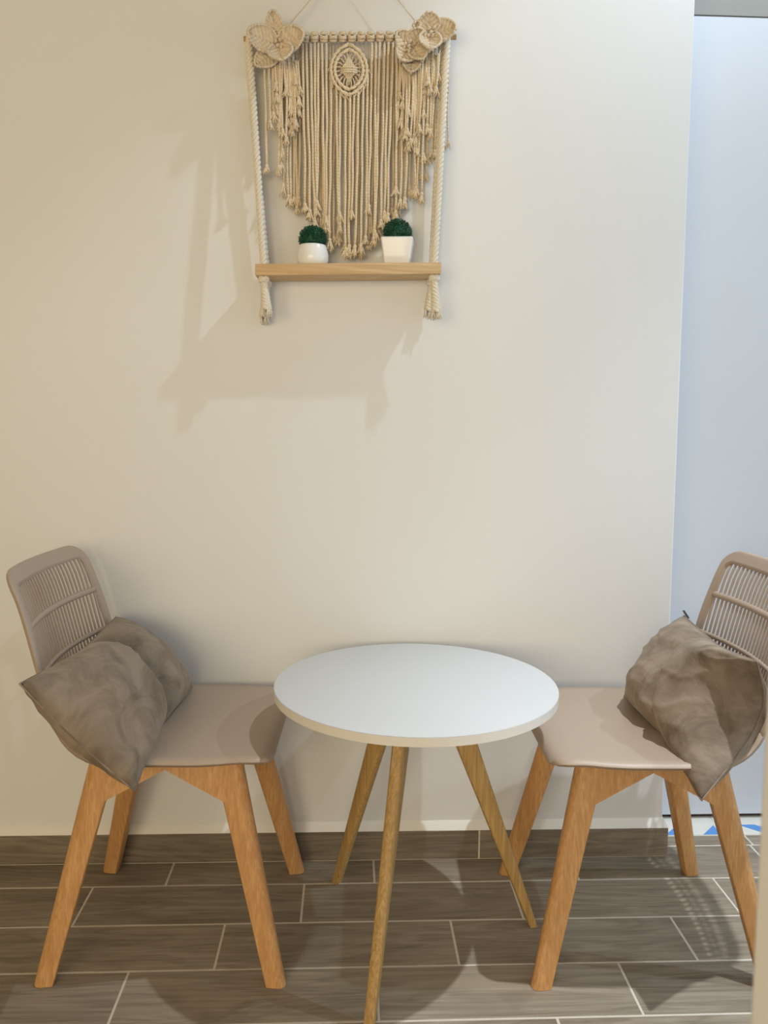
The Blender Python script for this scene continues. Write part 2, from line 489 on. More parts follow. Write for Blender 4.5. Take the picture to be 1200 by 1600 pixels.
# ------------------------------------------------------------------ table
TX, TY, TH, TR = 0.1405, 1.655, 0.566, 0.295
tb = empty('side_table', (TX, TY, 0), 0, 'round white-topped side table on three splayed oak legs', 'table')
g = G(); n = 96
def circ(r, z, n=96): return [Vector((r * math.cos(2 * math.pi * i / n), r * math.sin(2 * math.pi * i / n), z)) for i in range(n)]
g.rings([circ(TR - 0.004, TH - 0.0012), circ(TR - 0.0012, TH - 0.0003), circ(TR - 0.0025, TH)], cap0=False)
g.rings([circ(TR - 0.02, TH - 0.0014), circ(TR - 0.004, TH - 0.0014)], cap0=False, cap1=False)
sharp(g.build('tabletop', M['white_top'], tb), 30)
g = G(); g.rings([circ(TR - 0.003, TH - 0.0185), circ(TR - 0.0005, TH - 0.0175), circ(TR - 0.0005, TH - 0.0008), circ(TR - 0.003, TH - 0.0008)])
eb = sharp(g.build('edge_band', M['top_edge'], tb), 30); eb['label'] = 'off-white edge band of the tabletop'
for fx, fy in ((0.421, 1.695), (-0.025, 1.873), (0.044, 1.405)):
    d = Vector((fx - TX, fy - TY, 0)); L = d.length; d.normalize(); s = Vector((-d.y, d.x, 0))
    g = G(); rr = []
    for k in range(13):
        q = k / 12; z = (TH - 0.019) * (1 - q); c = d * (0.067 + (0.274 - 0.067) * q)
        w = 0.0275 - 0.0185 * q; t = 0.0130 - 0.0035 * q
        ring = []
        for a, b in ((-1, -.7), (-.8, -1), (.8, -1), (1, -.7), (1, .7), (.8, 1), (-.8, 1), (-1, .7)):
            ring.append(c + d * (a * w) + s * (b * t) + Vector((0, 0, z)))
        rr.append(ring)
    g.rings(rr); sharp(g.build('leg', M['oak'], tb), 50)
g = G(); g.rings([circ(0.085, TH - 0.030, 32), circ(0.085, TH - 0.0186, 32)]); sharp(g.build('mounting_plate', M['oak'], tb), 30)

# ------------------------------------------------------------------ chair
PROF = [(0.000, .213, .4420), (0.010, .2095, .4505), (0.025, .196, .4560), (0.070, .150, .4585), (0.170, .050, .4540), (0.270, -.050, .4510), (0.330, -.108, .4560), (0.375, -.150, .4720), (0.410, -.176, .4960), (0.450, -.194, .5320), (0.500, -.208, .5800), (0.560, -.222, .6380), (0.640, -.241, .7105), (0.700, -.258, .7650), (0.750, -.277, .8065), (0.758, -.281, .8130)]
def prof(s):
    s = max(0.0, min(PROF[-1][0], s))
    for i in range(len(PROF) - 1):
        if s <= PROF[i + 1][0]:
            break
    p0 = PROF[max(i - 1, 0)]; p1 = PROF[i]; p2 = PROF[i + 1]; p3 = PROF[min(i + 2, len(PROF) - 1)]
    h = p2[0] - p1[0]; t = (s - p1[0]) / h
    out = []
    for k in (1, 2):
        m1 = (p2[k] - p0[k]) / max(1e-6, p2[0] - p0[0]) * h; m2 = (p3[k] - p1[k]) / max(1e-6, p3[0] - p1[0]) * h
        out.append((2 * t**3 - 3 * t**2 + 1) * p1[k] + (t**3 - 2 * t**2 + t) * m1 + (-2 * t**3 + 3 * t**2) * p2[k] + (t**3 - t**2) * m2)
    return out
SMAX = 0.758
def halfw(s):
    w = 0.208 + 0.014 * sm(0.03, 0.16, s) - 0.020 * sm(0.28, 0.46, s) - 0.012 * sm(0.55, 0.74, s)
    rf = 0.045
    if s < rf: w -= rf - math.sqrt(max(0, rf * rf - (rf - s) ** 2))
    rt = 0.045; e = SMAX - s
    if e < rt: w -= rt - math.sqrt(max(0, rt * rt - (rt - e) ** 2))
    return w
def F(a, s):
    """chair shell: lateral metres a, arc length s -> local point"""
    x, z = prof(s)
    u = a / 0.21
    back = sm(0.30, 0.48, s)
    x -= 0.032 * back * (1 - u * u)
    flat_z = 0.4575
    k_ = sm(0.02, 0.07, s) * (1 - sm(0.33, 0.40, s)) * min(1.0, u * u)
    z = z * (1 - k_) + max(z, flat_z) * k_
    z -= 0.003 * sm(0.66, 0.758, s) * (1 - u * u)
    return Vector((x, a, z))

S_OPEN = 0.435       # where the openings start above the seat bend
def make_chair(label, loc, rz):
    ch = empty('dining_chair', loc, rz, label, 'chair', 'taupe plastic chairs at the table')
    g = G(); grid = []
    ss = [0, .0015, .004, .008, .013, .019, .026, .034, .045] + [0.06 + i * 0.0195 for i in range(20)]
    for i in range(25):
        u = -1 + 2 * i / 24
        grid.append([F(u * halfw(s), s) for s in ss])
    g.shell(grid, 0.013); sharp(g.build('seat', M['plastic'], ch), 60)
    # back frame: ring of (lateral, arc) between an outer and an inner rounded outline
    g = G(); top_in = 0.727; r_in = 0.022; s0 = S_OPEN - 0.005
    def inner_w(s):
        w = halfw(min(s, 0.66)) - 0.0135 - 0.005 * sm(0.55, 0.73, s)
        e = top_in - s
        if e < r_in: w -= r_in - math.sqrt(max(0, r_in * r_in - (r_in - e) ** 2))
        return w
    n = 24
    outl, inl = [], []
    for i in range(n):
        q = i / (n - 1); outl.append((-halfw(s0 + (SMAX - .045 - s0) * q), s0 + (SMAX - .045 - s0) * q)); inl.append((-inner_w(S_OPEN + (top_in - r_in - S_OPEN) * q), S_OPEN + (top_in - r_in - S_OPEN) * q))
    for i in range(1, 9):
        a = i / 8 * math.pi / 2
        so = SMAX - .045 + .045 * math.sin(a); si = top_in - r_in + r_in * math.sin(a)
        outl.append((-halfw(so), so)); inl.append((-inner_w(si), si))
    wo, wi = outl[-1][0], inl[-1][0]
    for i in range(1, 10):
        q = i / 10; outl.append((wo * (1 - q), SMAX)); inl.append((wi * (1 - q), top_in))
    half = list(zip(outl, inl))
    mid = ((0.0, SMAX), (0.0, top_in))
    full = half + [mid] + [((-o[0], o[1]), (-i_[0], i_[1])) for o, i_ in reversed(half)]
    bw = full[-1][0][0]; bi = full[-1][1][0]
    for i in range(1, 16):
        q = i / 16; full.append(((bw * (1 - 2 * q), s0 - 0.012), (bi * (1 - 2 * q), S_OPEN)))
    grid = []
    for o, i_ in full:
        grid.append([F(o[0] + (i_[0] - o[0]) * q, o[1] + (i_[1] - o[1]) * q) for q in (0, .12, .35, .65, .88, 1)])
    g.shell(grid, 0.012, closed_u=True)
    fr = sharp(g.build('backrest', M['plastic'], ch), 65)
    # slats
    pitch = 0.0147
    for k in range(-12, 13):
        a = k * pitch
        s1 = top_in + 0.004
        while s1 > S_OPEN + 0.05 and abs(a) > inner_w(min(s1, top_in)) + 0.004: s1 -= 0.004
        g = G(); pts = []
        for i in range(15):
            s = S_OPEN - 0.006 + (s1 - S_OPEN + 0.006) * i / 14
            pts.append(F(a * (0.97 + 0.03 * sm(.45, .7, s)), s))
        # flattened strip with rounded edges
        rr = []
        for i, p in enumerate(pts):
            t = (pts[min(i + 1, 14)] - pts[max(i - 1, 0)]).normalized()
            l = Vector((0.30 * a / 0.21, 1, 0)).normalized(); nn = t.cross(l).normalized()
            rr.append([p + l * (math.cos(2 * math.pi * j / 8) * 0.0037) + nn * (math.sin(2 * math.pi * j / 8) * 0.0026) for j in range(8)])
        g.rings(rr); g.build('slat', M['plastic'], fr)
    # cross bars, bowed with the back
    for sb, hw, hh in ((0.636, 0.0046, 0.0074), (0.535, 0.0042, 0.0056)):
        g = G(); rr = []; W = inner_w(sb) + 0.006
        for i in range(25):
            a = -W + 2 * W * i / 24
            p = F(a, sb); t = (F(a + .002, sb) - F(a - .002, sb)).normalized(); up = (F(a, sb + .004) - F(a, sb - .004)).normalized(); nn = t.cross(up)
            rr.append([p + nn * (0.0012 + math.cos(2 * math.pi * j / 8) * hw) + up * (math.sin(2 * math.pi * j / 8) * hh) for j in range(8)])
        g.rings(rr); g.build('crossbar', M['plastic'], fr)
    # legs with their gusset arms
    for sx in (1, -1):
        for sy in (1, -1):
            top = Vector((sx * 0.122, sy * 0.128, 0.446)); ft = Vector((sx * 0.229, sy * 0.200, 0.0))
            d = Vector((ft.x - top.x, ft.y - top.y, 0)).normalized()
            d = (d * 0.25 + Vector((sx, 0, 0)) * 0.75).normalized(); s = Vector((-d.y, d.x, 0))
            g = G(); rr = []
            for k in range(11):
                q = k / 10; c = top.lerp(ft, q); w = 0.0275 - 0.0085 * q; t = 0.0190 - 0.0045 * q
                # inside half square, outside half rounded
                ring = []
                for a, b in ((-1, -.86), (-.9, -1), (0.25, -1), (0.68, -.82), (0.93, -.42), (1, 0), (0.93, .42), (0.68, .82), (.25, 1), (-.9, 1), (-1, .86)):
                    ring.append(c + d * (a * w) + s * (b * t))
                rr.append(ring)
            g.rings(rr); lg = sharp(g.build('leg', M['beech'], ch), 45)
            # gusset along the side, an arch with the leg in front of or behind it
            g = G(); rr = []
            for k in range(9):
                q = k / 8; x = sx * (0.126 * (1 - q) + 0.0002); h = 0.094 - 0.062 * sm(0.0, 1.0, q) * (0.25 + 0.75 * q) - 0.0 if q > 0 else 0.094
                h = 0.098 - 0.064 * q
                y_ = sy * (0.130 - 0.002 * q); t = 0.0138
                zb = 0.446 - h
                sl = sy * 0.16
                rr.append([Vector((x, y_ + t, .446)), Vector((x, y_ - t, .446)), Vector((x, y_ - t + sl * h, zb)), Vector((x, y_ + t + sl * h, zb))])
            g.rings(rr); sharp(g.build('gusset', M['beech'], lg), 40)
            g = G(); g.rings([[ft + d * (0.015 * math.cos(a)) + s * (0.0115 * math.sin(a)) + Vector((0, 0, z)) for a in [2 * math.pi * j / 12 for j in range(12)]] for z in (-0.0008, 0.0012)])
            g.build('foot_pad', M['metal'], lg)
    return ch
make_chair('taupe plastic slat-back chair on the left, fully in view, facing right', (-0.360, 1.730, 0.0008), R(-2.0))
make_chair('taupe plastic slat-back chair on the right, cut by the near wall edge', (0.617, 1.695, 0.0008), math.pi - R(1.5))

# ------------------------------------------------------------------ cushions
def cushion(label, tf, bf, tn, bn, thick, bend, crease, seed, bow=(0, 0, 0)):
    """tf/bf = top/bottom corner on the wall side, tn/bn = on the near side"""
    tf, bf, tn, bn = map(Vector, (tf, bf, tn, bn))
    ctr = (tf + bf + tn + bn) / 4
    ax_u = ((tn + bn) - (tf + bf)).normalized(); ax_v = ((bf + bn) - (tf + tn)).normalized()
    nrm = ax_u.cross(ax_v).normalized()          # towards the sitter
    if nrm.z < 0: nrm = -nrm
    NU, NV = 84, 54
    off = Vector((seed * 3.1, seed * 7.7, seed))
    def surf(u, v, side):
        # in-seam: sides pull in between the dog-ear corners
        cu = u + 0.030 * math.sin(math.pi * v) ** 1.3 * (1 if u < .5 else -1) * (abs(2 * u - 1) ** 3)
        cv = v + 0.055 * (math.sin(math.pi * u) ** 1.2) * (1 if v < .5 else -1) * (abs(2 * v - 1) ** 3)
        p = tf * ((1 - cu) * (1 - cv)) + bf * ((1 - cu) * cv) + tn * (cu * (1 - cv)) + bn * (cu * cv)
        um = 0.47 + crease * (v - 0.5)
        # fold: the middle sinks back toward the chair
        p -= nrm * (bend * math.exp(-((u - um) / 0.22) ** 2) * (0.45 + 0.55 * math.sin(math.pi * v)))
        p += Vector(bow) * (math.sin(math.pi * v) ** 1.1 * sm(0.5, 1.0, u))
        eu = 4 * u * (1 - u); ev = 4 * v * (1 - v)
        T = thick * (max(0, eu) ** 0.55) * (max(0, ev) ** 0.55)
        if side < 0: T *= 0.66
        if side > 0:
            # sharp valley along the fold with a rolled lip on the near half
            du = u - um
            T *= 1 - 0.74 * math.exp(-(du / (0.070 if du < 0 else 0.032)) ** 2) * (0.35 + 0.65 * v)
            T += 0.022 * math.exp(-((du - 0.085) / 0.05) ** 2) * sm(0.0, .3, v) * sm(1.0, .7, v) * ev
        edge = min(eu, ev)
        w = noise.noise(Vector((u * 4.0, v * 2.6, side)) + off) * 0.008 + noise.noise(Vector((u * 10.0 + v * 4, v * 7.0 - u * 2, side * 2)) + off) * 0.0030
        # a few long soft folds fanning from the fold line and the corners
        rg = 1 - abs(noise.noise(Vector((u * 2.6 - v * 2.0, v * 4.2 + u * 3.0, side)) + off * 2))
        w += (rg ** 7) * 0.0052 - 0.0015
        rg2 = 1 - abs(noise.noise(Vector((u * 9.0, v * 2.0, side + 4)) + off))
        w += (rg2 ** 9) * 0.0045 * sm(0.75, 0.1, ev)
        fade = sm(0.02, 0.45, edge)
        pk = 0.0012 * math.sin(u * 60 + 3 * noise.noise(Vector((u * 6, v, seed)))) * sm(0.45, 0.05, ev) * sm(0.0, .1, ev) + 0.0012 * math.sin(v * 38 + 2 * noise.noise(Vector((v * 6, u, seed)))) * sm(0.45, 0.05, eu) * sm(0.0, .1, eu)
        return p + nrm * (side * (T / 2 + w * fade + pk))
    vs = []; fs = []
    for i in range(NU + 1):
        for j in range(NV + 1):
            vs.append(surf(i / NU, j / NV, 1) - ctr)
    idx = {}
    for i in range(NU + 1):
        for j in range(NV + 1):
            if i in (0, NU) or j in (0, NV):
                idx[(i, j)] = i * (NV + 1) + j
            else:
                idx[(i, j)] = len(vs); vs.append(surf(i / NU, j / NV, -1) - ctr)
    for i in range(NU):
        for j in range(NV):
            a = i * (NV + 1) + j
            fs.append((a, a + NV + 1, a + NV + 2, a + 1))
            fs.append((idx[(i, j)], idx[(i, j + 1)], idx[(i + 1, j + 1)], idx[(i + 1, j)]))
    root = empty('cushion', ctr, 0, label, 'cushion', 'taupe velvet cushions on the chairs')
    g = G(); g.v = vs; g.f = fs
    g.build('cover', M['velvet'], root)
    # stitched seam all round
    per = [(i, 0) for i in range(NU + 1)] + [(NU, j) for j in range(1, NV + 1)] + [(i, NV) for i in range(NU - 1, -1, -1)] + [(0, j) for j in range(NV - 1, 0, -1)]
    g = G(); pts = [vs[i * (NV + 1) + j] for i, j in per] + [vs[0]]
    g.tube(pts[::1], 0.0016, 6)
    g.build('seam', M['velvet'], root)
    return root
c1 = cushion('taupe velvet cushion with a folded middle on the left chair', (-0.553, 1.925, 0.640), (-0.372, 1.915, 0.470), (-0.577, 1.415, 0.647), (-0.385, 1.430, 0.443), 0.215, 0.034, 0.10, 1.3, (-0.012, 0.0, -0.008))
c2 = cushion('taupe velvet cushion slumped forward on the right chair', (0.806, 1.885, 0.651), (0.652, 1.845, 0.466), (0.760, 1.445, 0.672), (0.652, 1.415, 0.420), 0.195, 0.035, 0.16, 4.1, (0.085, 0.045, 0.0))
g = G(); g.box(-0.002, 0.002, -0.003, 0.003, -0.011, 0.011); z_ = g.build('zip_pull', M['metal'], c2, False); z_.location = Vector((0.8085, 1.880, 0.655)) - c2.location; z_.rotation_euler = (0, R(-35), 0); z_['label'] = 'small black zip pull'

# ------------------------------------------------------------------ macrame hanging with its swing shelf
# craft grid: one step is 1.45 mm on the plane of the hanging; (0,0) is 381,60 at the rod's left end
HY = 1.945
def hp(gx, gy, d=0.0):
    """grid step right / down and distance in front of the hanging plane"""
    return Vector((-0.246 + (gx - 381) * 0.001464, HY - d, 1.978 - (gy - 60) * 0.001432))
ROOT = Vector((-0.002, HY, 1.445))
mac = empty('macrame_shelf', ROOT, 0, 'cream macrame hanging with cotton flowers and a rope-hung pine shelf', 'wall hanging')
def mb(g, name, mat, parent=mac, smooth=True, lab=None):
    base = ROOT
    g.v = [v - base for v in g.v]
    o = g.build(name, mat, parent, smooth)
    if lab: o['label'] = lab
    return o
# rod
RL, RR = hp(380, 60, 0.0), hp(713, 47, 0.0)
g = G(); g.tube([RL.lerp(RR, i / 6) for i in range(7)], 0.0062, 14); sharp(mb(g, 'rod', M['dowel']), 50)
def rod_at(gx):
    return RL.lerp(RR, (gx - 380) / 333.0)
# hanging string up to the nail
g = G(); nail = hp(553, -94, 0.0)
for a, b in ((434, None), (667, None)):
    p = rod_at(a)
    th = [p + Vector((0, 0.0072 * math.cos(q), 0.0072 * math.sin(q))) for q in [i * math.pi / 4 for i in range(9)]]
    g.tube(th, 0.0012, 5)
    g.tube([p + Vector((0, -0.006, 0)), p.lerp(nail, 0.5) + Vector((0, 0.0, -0.004)), nail], 0.0013, 6)
mb(g, 'hanging_string', M['cord'])
g = G(); g.tube([nail + Vector((0, -0.006, 0.003)), nail + Vector((0, 0.037, 0.001))], 0.0016, 8); g.ball(nail + Vector((0, -0.007, 0.003)), 0.004, 8, 5, (1, .4, 1))
mb(g, 'nail', M['metal'])

def cord(gx0, gy0, gx1, gy1, d0, d1, r=0.0027, name='cord', parent=mac, tuft=True, sway=0.8):
    """one cotton cord from a start to its frayed tail"""
    ln = gy1 - gy0; n = max(6, int(ln / 18))
    p1, p2 = rnd.uniform(0, 6), rnd.uniform(0, 6); pts = []; rad = []
    for i in range(n + 1):
        q = i / n
        wob = sway * math.sin(p1 + q * ln / 40) * q + sway * 0.6 * math.sin(p2 + q * ln / 17) * min(1, q * 2)
        pts.append(hp(gx0 + (gx1 - gx0) * q + wob, gy0 + ln * q, d0 + (d1 - d0) * q + 0.0006 * math.sin(p2 + q * 9)))
        rad.append(r * (1 + 0.08 * math.sin(p1 + i * 1.7)))
    g = G()
    g.tube(pts, rad, 7)
    if tuft:
        e = pts[-1]; tl = rnd.uniform(0.015, 0.025)
        # small knot then a splayed tuft
        g.ball(e, r * 1.7, 7, 5, (1.0, 1.0, 1.2))
        m_ = rnd.randint(8, 10)
        for j in range(m_):
            a = 2 * math.pi * j / m_ + rnd.uniform(-.3, .3); sp = rnd.uniform(0.6, 2.6) * r
            dx, dy = math.cos(a) * sp, math.sin(a) * sp * 0.8
            l = tl * rnd.uniform(.7, 1.15)
            g.tube([e + Vector((dx * .35, dy * .35, 0)), e + Vector((dx * .9, dy * .9, -l * .55)), e + Vector((dx * 1.6 + rnd.uniform(-.001, .001), dy * 1.4, -l))], [r * .6, r * .82, r * .45], 5)
    return mb(g, name, M['cord'], parent)

# bottom outline of the curtain (grid x -> grid y)
OUT = [(436, 300), (455, 312), (470, 330), (486, 347), (505, 366), (522, 384), (545, 390), (565, 388), (585, 372), (600, 352), (618, 330), (636, 312), (655, 300), (672, 262), (690, 232)]
def outline(x):
    for (a, ya), (b, yb) in zip(OUT, OUT[1:]):
        if x <= b: return ya + (yb - ya) * max(0, (x - a)) / (b - a)
    return OUT[-1][1]
def rod_y(gx): return 60 - 13 * (gx - 380) / 333.0
x = 440.0
while x < 690:                                    # back layer
    top = rod_y(x) + 8
    cord(x, top, x + rnd.uniform(-3, 3) + (545 - x) * 0.03, outline(x) - rnd.uniform(0, 26), -0.004, -0.004, 0.0027)
    x += rnd.uniform(5.2, 6.6)
x = 472.0
while x < 640:                                    # front layer
    if 514 < x < 574:
        hgt = 1 - abs((x - 544) / 30.0)           # below the eye motif
        top = 108 + 34 * hgt; d0 = 0.008
    else:
        top = rod_y(x) + 10; d0 = 0.0085
    cord(x, top, x + rnd.uniform(-4, 4) + (548 - x) * 0.05, outline(x) - rnd.choice((0, 0, 4, 8, 30, 55)) - rnd.uniform(0, 10), d0, 0.0105, 0.0030)
    x += rnd.uniform(5.6, 8.0)

# lark's-head knots along the rod
for k in range(11):
    gx = 476 + k * 14.6
    g = G(); c = rod_at(gx)
    for sx_ in (-1, 1):
        pts = []
        for i in range(11):
            a = -0.4 + i * (math.pi * 1.45) / 10
            pts.append(c + Vector((sx_ * (0.0050 + 0.0008 * math.sin(a * 2)), -0.0092 * math.cos(a - 0.9), 0.0112 * math.sin(a - 0.75) - 0.0005)))
        g.tube(pts, 0.0040, 8)
    for dz in (0.0050, -0.0045):
        g.tube([c + Vector((-0.0078, -0.0100, dz)), c + Vector((-.003, -0.0135, dz + rnd.uniform(-.001, .001))), c + Vector((.003, -0.0135, dz + rnd.uniform(-.001, .001))), c + Vector((0.0078, -0.0100, dz))], [.0030, .0042, .0042, .0030], 8)
    g.ball(c + Vector((0, -0.0085, -0.0098)), 0.0050, 8, 5, (1.5, .8, .7))
    mb(g, 'knot', M['petal'])

# eye motif: two plaited outlines, small struts, centre strands and a wrapped bar
mot = G(); EC = (544.5, 106)
def eye_x(y, hx, hy):
    """half width of a pointed oval at height y"""
    rad = (hx * hx + hy * hy) / (2 * hx)
    return math.sqrt(max(0.0, rad * rad - y * y)) - (rad - hx)
def vesica(k, hx, hy, d):
    pts = []
    for i in range(n_v + 1):
        q = 4.0 * i / n_v                       # 0 top, 2 bottom, 4 top again
        y_ = 1 - q if q <= 2 else q - 3
        y_ = max(-1.0, min(1.0, y_)) * hy * k
        x_ = eye_x(y_, hx * k, hy * k) * (1 if q <= 2 else -1)
        pts.append(hp(EC[0] + x_, EC[1] - y_, d))
    return pts
n_v = 64
mot = G()
for k, d in ((1.0, 0.0125), (0.79, 0.0135)):
    base = vesica(k, 28, 39, d)
    for ph_ in (0, math.pi):
        pts = []
        for i, p in enumerate(base):
            nx = base[min(i + 1, n_v)] - base[max(i - 1, 0)]; nx.normalize(); sd = Vector((0, 1, 0)).cross(nx)
            a = i * 0.95 + ph_
            pts.append(p + sd * (0.0015 * math.cos(a)) + Vector((0, 0.0012 * math.sin(a), 0)))
        mot.tube(pts, 0.0028, 7)
mp_ = mb(mot, 'eye_motif', M['cord'])
def sub(g, name, mat, par):
    g.v = [v - ROOT for v in g.v]; return g.build(name, mat, par)
for k in range(20):                               # struts between outline and inner field
    t = math.pi * (0.10 + 0.80 * (k % 10) / 9); s_ = 1 if k < 10 else -1
    def vp(kk, tt, dd):
        sx_, sy_ = math.sin(tt) * s_, math.cos(tt)
        return hp(EC[0] + s_ * eye_x(min(1, abs(sy_)) * 37, 27, 37) * kk, EC[1] - 37 * kk * sy_, dd)
    g = G(); g.tube([vp(0.78, t, 0.0115), vp(0.60, t - 0.05, 0.0115), vp(0.42, t - 0.1, 0.009)], 0.0015, 5); sub(g, 'strut', M['cord'], mp_)
    if math.cos(t) < 0.25:
        g = G(); g.tube([vp(1.02, t, 0.010), vp(1.16, t + 0.10, 0.010), vp(1.24, t + 0.22, 0.007)], 0.0017, 5); sub(g, 'strut', M['cord'], mp_)
for k in range(-3, 4):
    g = G(); hh = 25 - abs(k) * 5
    g.tube([hp(EC[0] + k * 3.6 * .5, EC[1] - hh, 0.009), hp(EC[0] + k * 3.4, EC[1] - 3, 0.011), hp(EC[0] + k * 3.6, EC[1] + 3, 0.011), hp(EC[0] + k * 3.6 * .5, EC[1] + hh - 2, 0.009)], 0.0023, 6); sub(g, 'strand', M['cord'], mp_)
for dy in (-3.4, 0.2, 3.6):
    g = G(); g.tube([hp(EC[0] - 13, EC[1] + dy + 1.0, 0.0115), hp(EC[0] - 5, EC[1] + dy, 0.0148), hp(EC[0] + 5, EC[1] + dy, 0.0148), hp(EC[0] + 13, EC[1] + dy + .6, 0.0115)], 0.0024, 6); sub(g, 'wrap', M['cord'], mp_)

# flowers -------------------------------------------------------------
def petal(par, gx, gy, ang, ln, wd, d, cup=0.35, tilt=0.0):
    """knotted petal from its base (gx,gy) along ang (0 = right, 90 = up), ln x wd grid steps"""
    a = R(ang); e = Vector((math.cos(a), 0, math.sin(a))); s = Vector((-math.sin(a), 0, math.cos(a))); o = Vector((0, -1, 0))
    B = hp(gx, gy, d); L = ln * 0.00145; W = wd * 0.00145 / 2
    NU, NV = 46, 22; grid = []
    def P(u, v):
        w = W * math.sin(math.pi * min(1, (0.07 + 0.93 * u)) ** 0.85) ** 0.62
        if u > 0.97: w *= 0.75
        y = v * w
        h = cup * W * (v * v) * 0.9 + L * tilt * u + 0.22 * L * u * u * cup
        rib = abs(math.sin((u * L - 0.55 * abs(y)) * math.pi / 0.0088))
        groove = 0.0046 * (rib ** 0.7) - 0.0034 * math.exp(-(y / 0.0018) ** 2)
        return B + e * (u * L) + s * y + o * (h + groove * (1 - 0.3 * abs(v)))
    for i in range(NU + 1):
        grid.append([P(i / NU, -1 + 2 * j / NV) for j in range(NV + 1)])
    g = G(); g.shell(grid, 0.0030)
    pe = sub(g, 'petal', M['petal'], par)
    # bound rim of little knots
    g = G(); rim = [grid[i][0] for i in range(NU + 1)] + [grid[NU][j] for j in range(1, NV)] + [grid[i][NV] for i in range(NU, -1, -1)]
    rr_ = [0.0030 * (1 + 0.32 * math.sin(i * 1.9)) for i in range(len(rim))]
    g.tube(rim, rr_, 6)
    g.v = [v - ROOT for v in g.v]
    b_ = len(pe.data.vertices)
    me2 = g
    bm = bmesh.new(); bm.from_mesh(pe.data)
    nv = [bm.verts.new(v) for v in me2.v]
    for f in me2.f:
        try: bm.faces.new([nv[q] for q in f]).smooth = True
        except ValueError: pass
    bm.to_mesh(pe.data); bm.free()
    return pe
def flower(petals, beads, lab):
    fl = bpy.data.objects.new('flower', None); COL.objects.link(fl); fl.parent = mac; fl['label'] = lab; fl.empty_display_size = .02
    for p in petals: petal(fl, *p)
    for (bx, by, d, r) in beads:
        g = G(); g.ball(hp(bx, by, d), r, 10, 7)
        # wrapped thread look: two rings round the bead
        c = hp(bx, by, d)
        for q in (0.3, 1.9):
            g.tube([c + Vector((math.cos(t) * r * .96, -abs(math.sin(t)) * r * .96 * math.cos(q) , math.sin(t) * r * .96 * math.sin(q))) for t in [i * math.pi / 5 for i in range(11)]], 0.0008, 5)
        sub(g, 'bead', M['petal'], fl)
    return fl
flower([(434, 72, 100, 43, 27, 0.020, 0.34, .22), (431, 76, 164, 42, 38, 0.021, .40, .34), (437, 75, 14, 40, 38, 0.022, .40, .34), (431, 82, 218, 40, 30, 0.012, .25, .12), (437, 79, 282, 33, 38, 0.027, .75, .42)],
       [(432, 72, .032, .0042), (439, 70, .033, .0042), (435, 79, .037, .0042), (441, 78, .037, .0046), (433, 64, .031, .0038), (440, 82, .039, .0038)], 'left macrame flower, single and largest')
flower([(640, 72, 145, 27, 29, 0.020, .35, .35), (644, 72, 62, 25, 30, 0.022, .35, .30), (638, 76, 235, 26, 30, 0.020, .5, .3), (645, 74, 300, 27, 29, 0.024, .6, .35), (643, 82, 265, 31, 28, 0.014, .35, .25)],
       [(632, 70, .033, .0044), (639, 66, .034, .0044), (646, 69, .035, .0044), (637, 74, .036, .0042), (630, 75, .032, .0036)], 'right macrame flower nearer the middle')
flower([(669, 50, 92, 25, 32, 0.024, .30, .35), (673, 51, 8, 36, 33, 0.022, .32, .3), (670, 54, 265, 33, 34, 0.026, .7, .42), (666, 50, 160, 24, 24, 0.018, .4, .3)],
       [(668, 46, .036, .0044), (676, 45, .037, .0044), (671, 53, .039, .0044), (667, 58, .040, .0038), (674, 58, .040, .0038)], 'right macrame flower at the rod end')
# fringes hanging below the flowers
for gx0, gx1, y1 in ((413, 416, 268), (420, 421, 200), (424, 428, 168), (428, 426, 186), (430, 431, 158), (433, 437, 196), (436, 437, 148), (439, 440, 212), (441, 438, 262), (443, 446, 150), (446, 452, 166), (449, 447, 224), (452, 455, 176), (454, 459, 188), (456, 462, 132), (459, 464, 150), (461, 466, 172), (464, 468, 146), (449, 456, 205), (424, 433, 178), (444, 450, 194), (457, 461, 198), (433, 441, 240), (437, 436, 268), (428, 432, 140), (452, 466, 160)):
    cord(gx0, 88 + rnd.uniform(-4, 8), gx1, y1 - 8, 0.010 + rnd.uniform(0, .008), 0.010 + rnd.uniform(0, .010), 0.0027, 'fringe_cord')
for gx0, gx1, y1 in ((628, 624, 148), (631, 629, 158), (634, 627, 190), (636, 634, 212), (638, 640, 176), (641, 637, 206), (643, 646, 160), (646, 643, 222), (648, 652, 190), (650, 648, 214), (653, 656, 148), (655, 652, 236), (658, 662, 138), (660, 656, 200), (663, 668, 128), (666, 662, 176), (668, 672, 140), (671, 668, 198), (674, 679, 120), (677, 673, 205), (680, 676, 236), (683, 685, 118), (686, 682, 140), (666, 663, 242), (634, 638, 228), (628, 631, 205), (656, 655, 300), (662, 661, 306), (646, 650, 296)):
    cord(gx0, (96 if gx0 < 655 else 74) + rnd.uniform(-4, 8), gx1, y1 - 8, 0.009 + rnd.uniform(0, .008), 0.009 + rnd.uniform(0, .010), 0.0027, 'fringe_cord')
for gx0, gx1, y1 in ((698, 697, 222), (702, 702, 216), (700, 700, 106)):
    cord(gx0, 56, gx1, y1 - 8, 0.003, -0.002, 0.0018, 'fringe_cord')

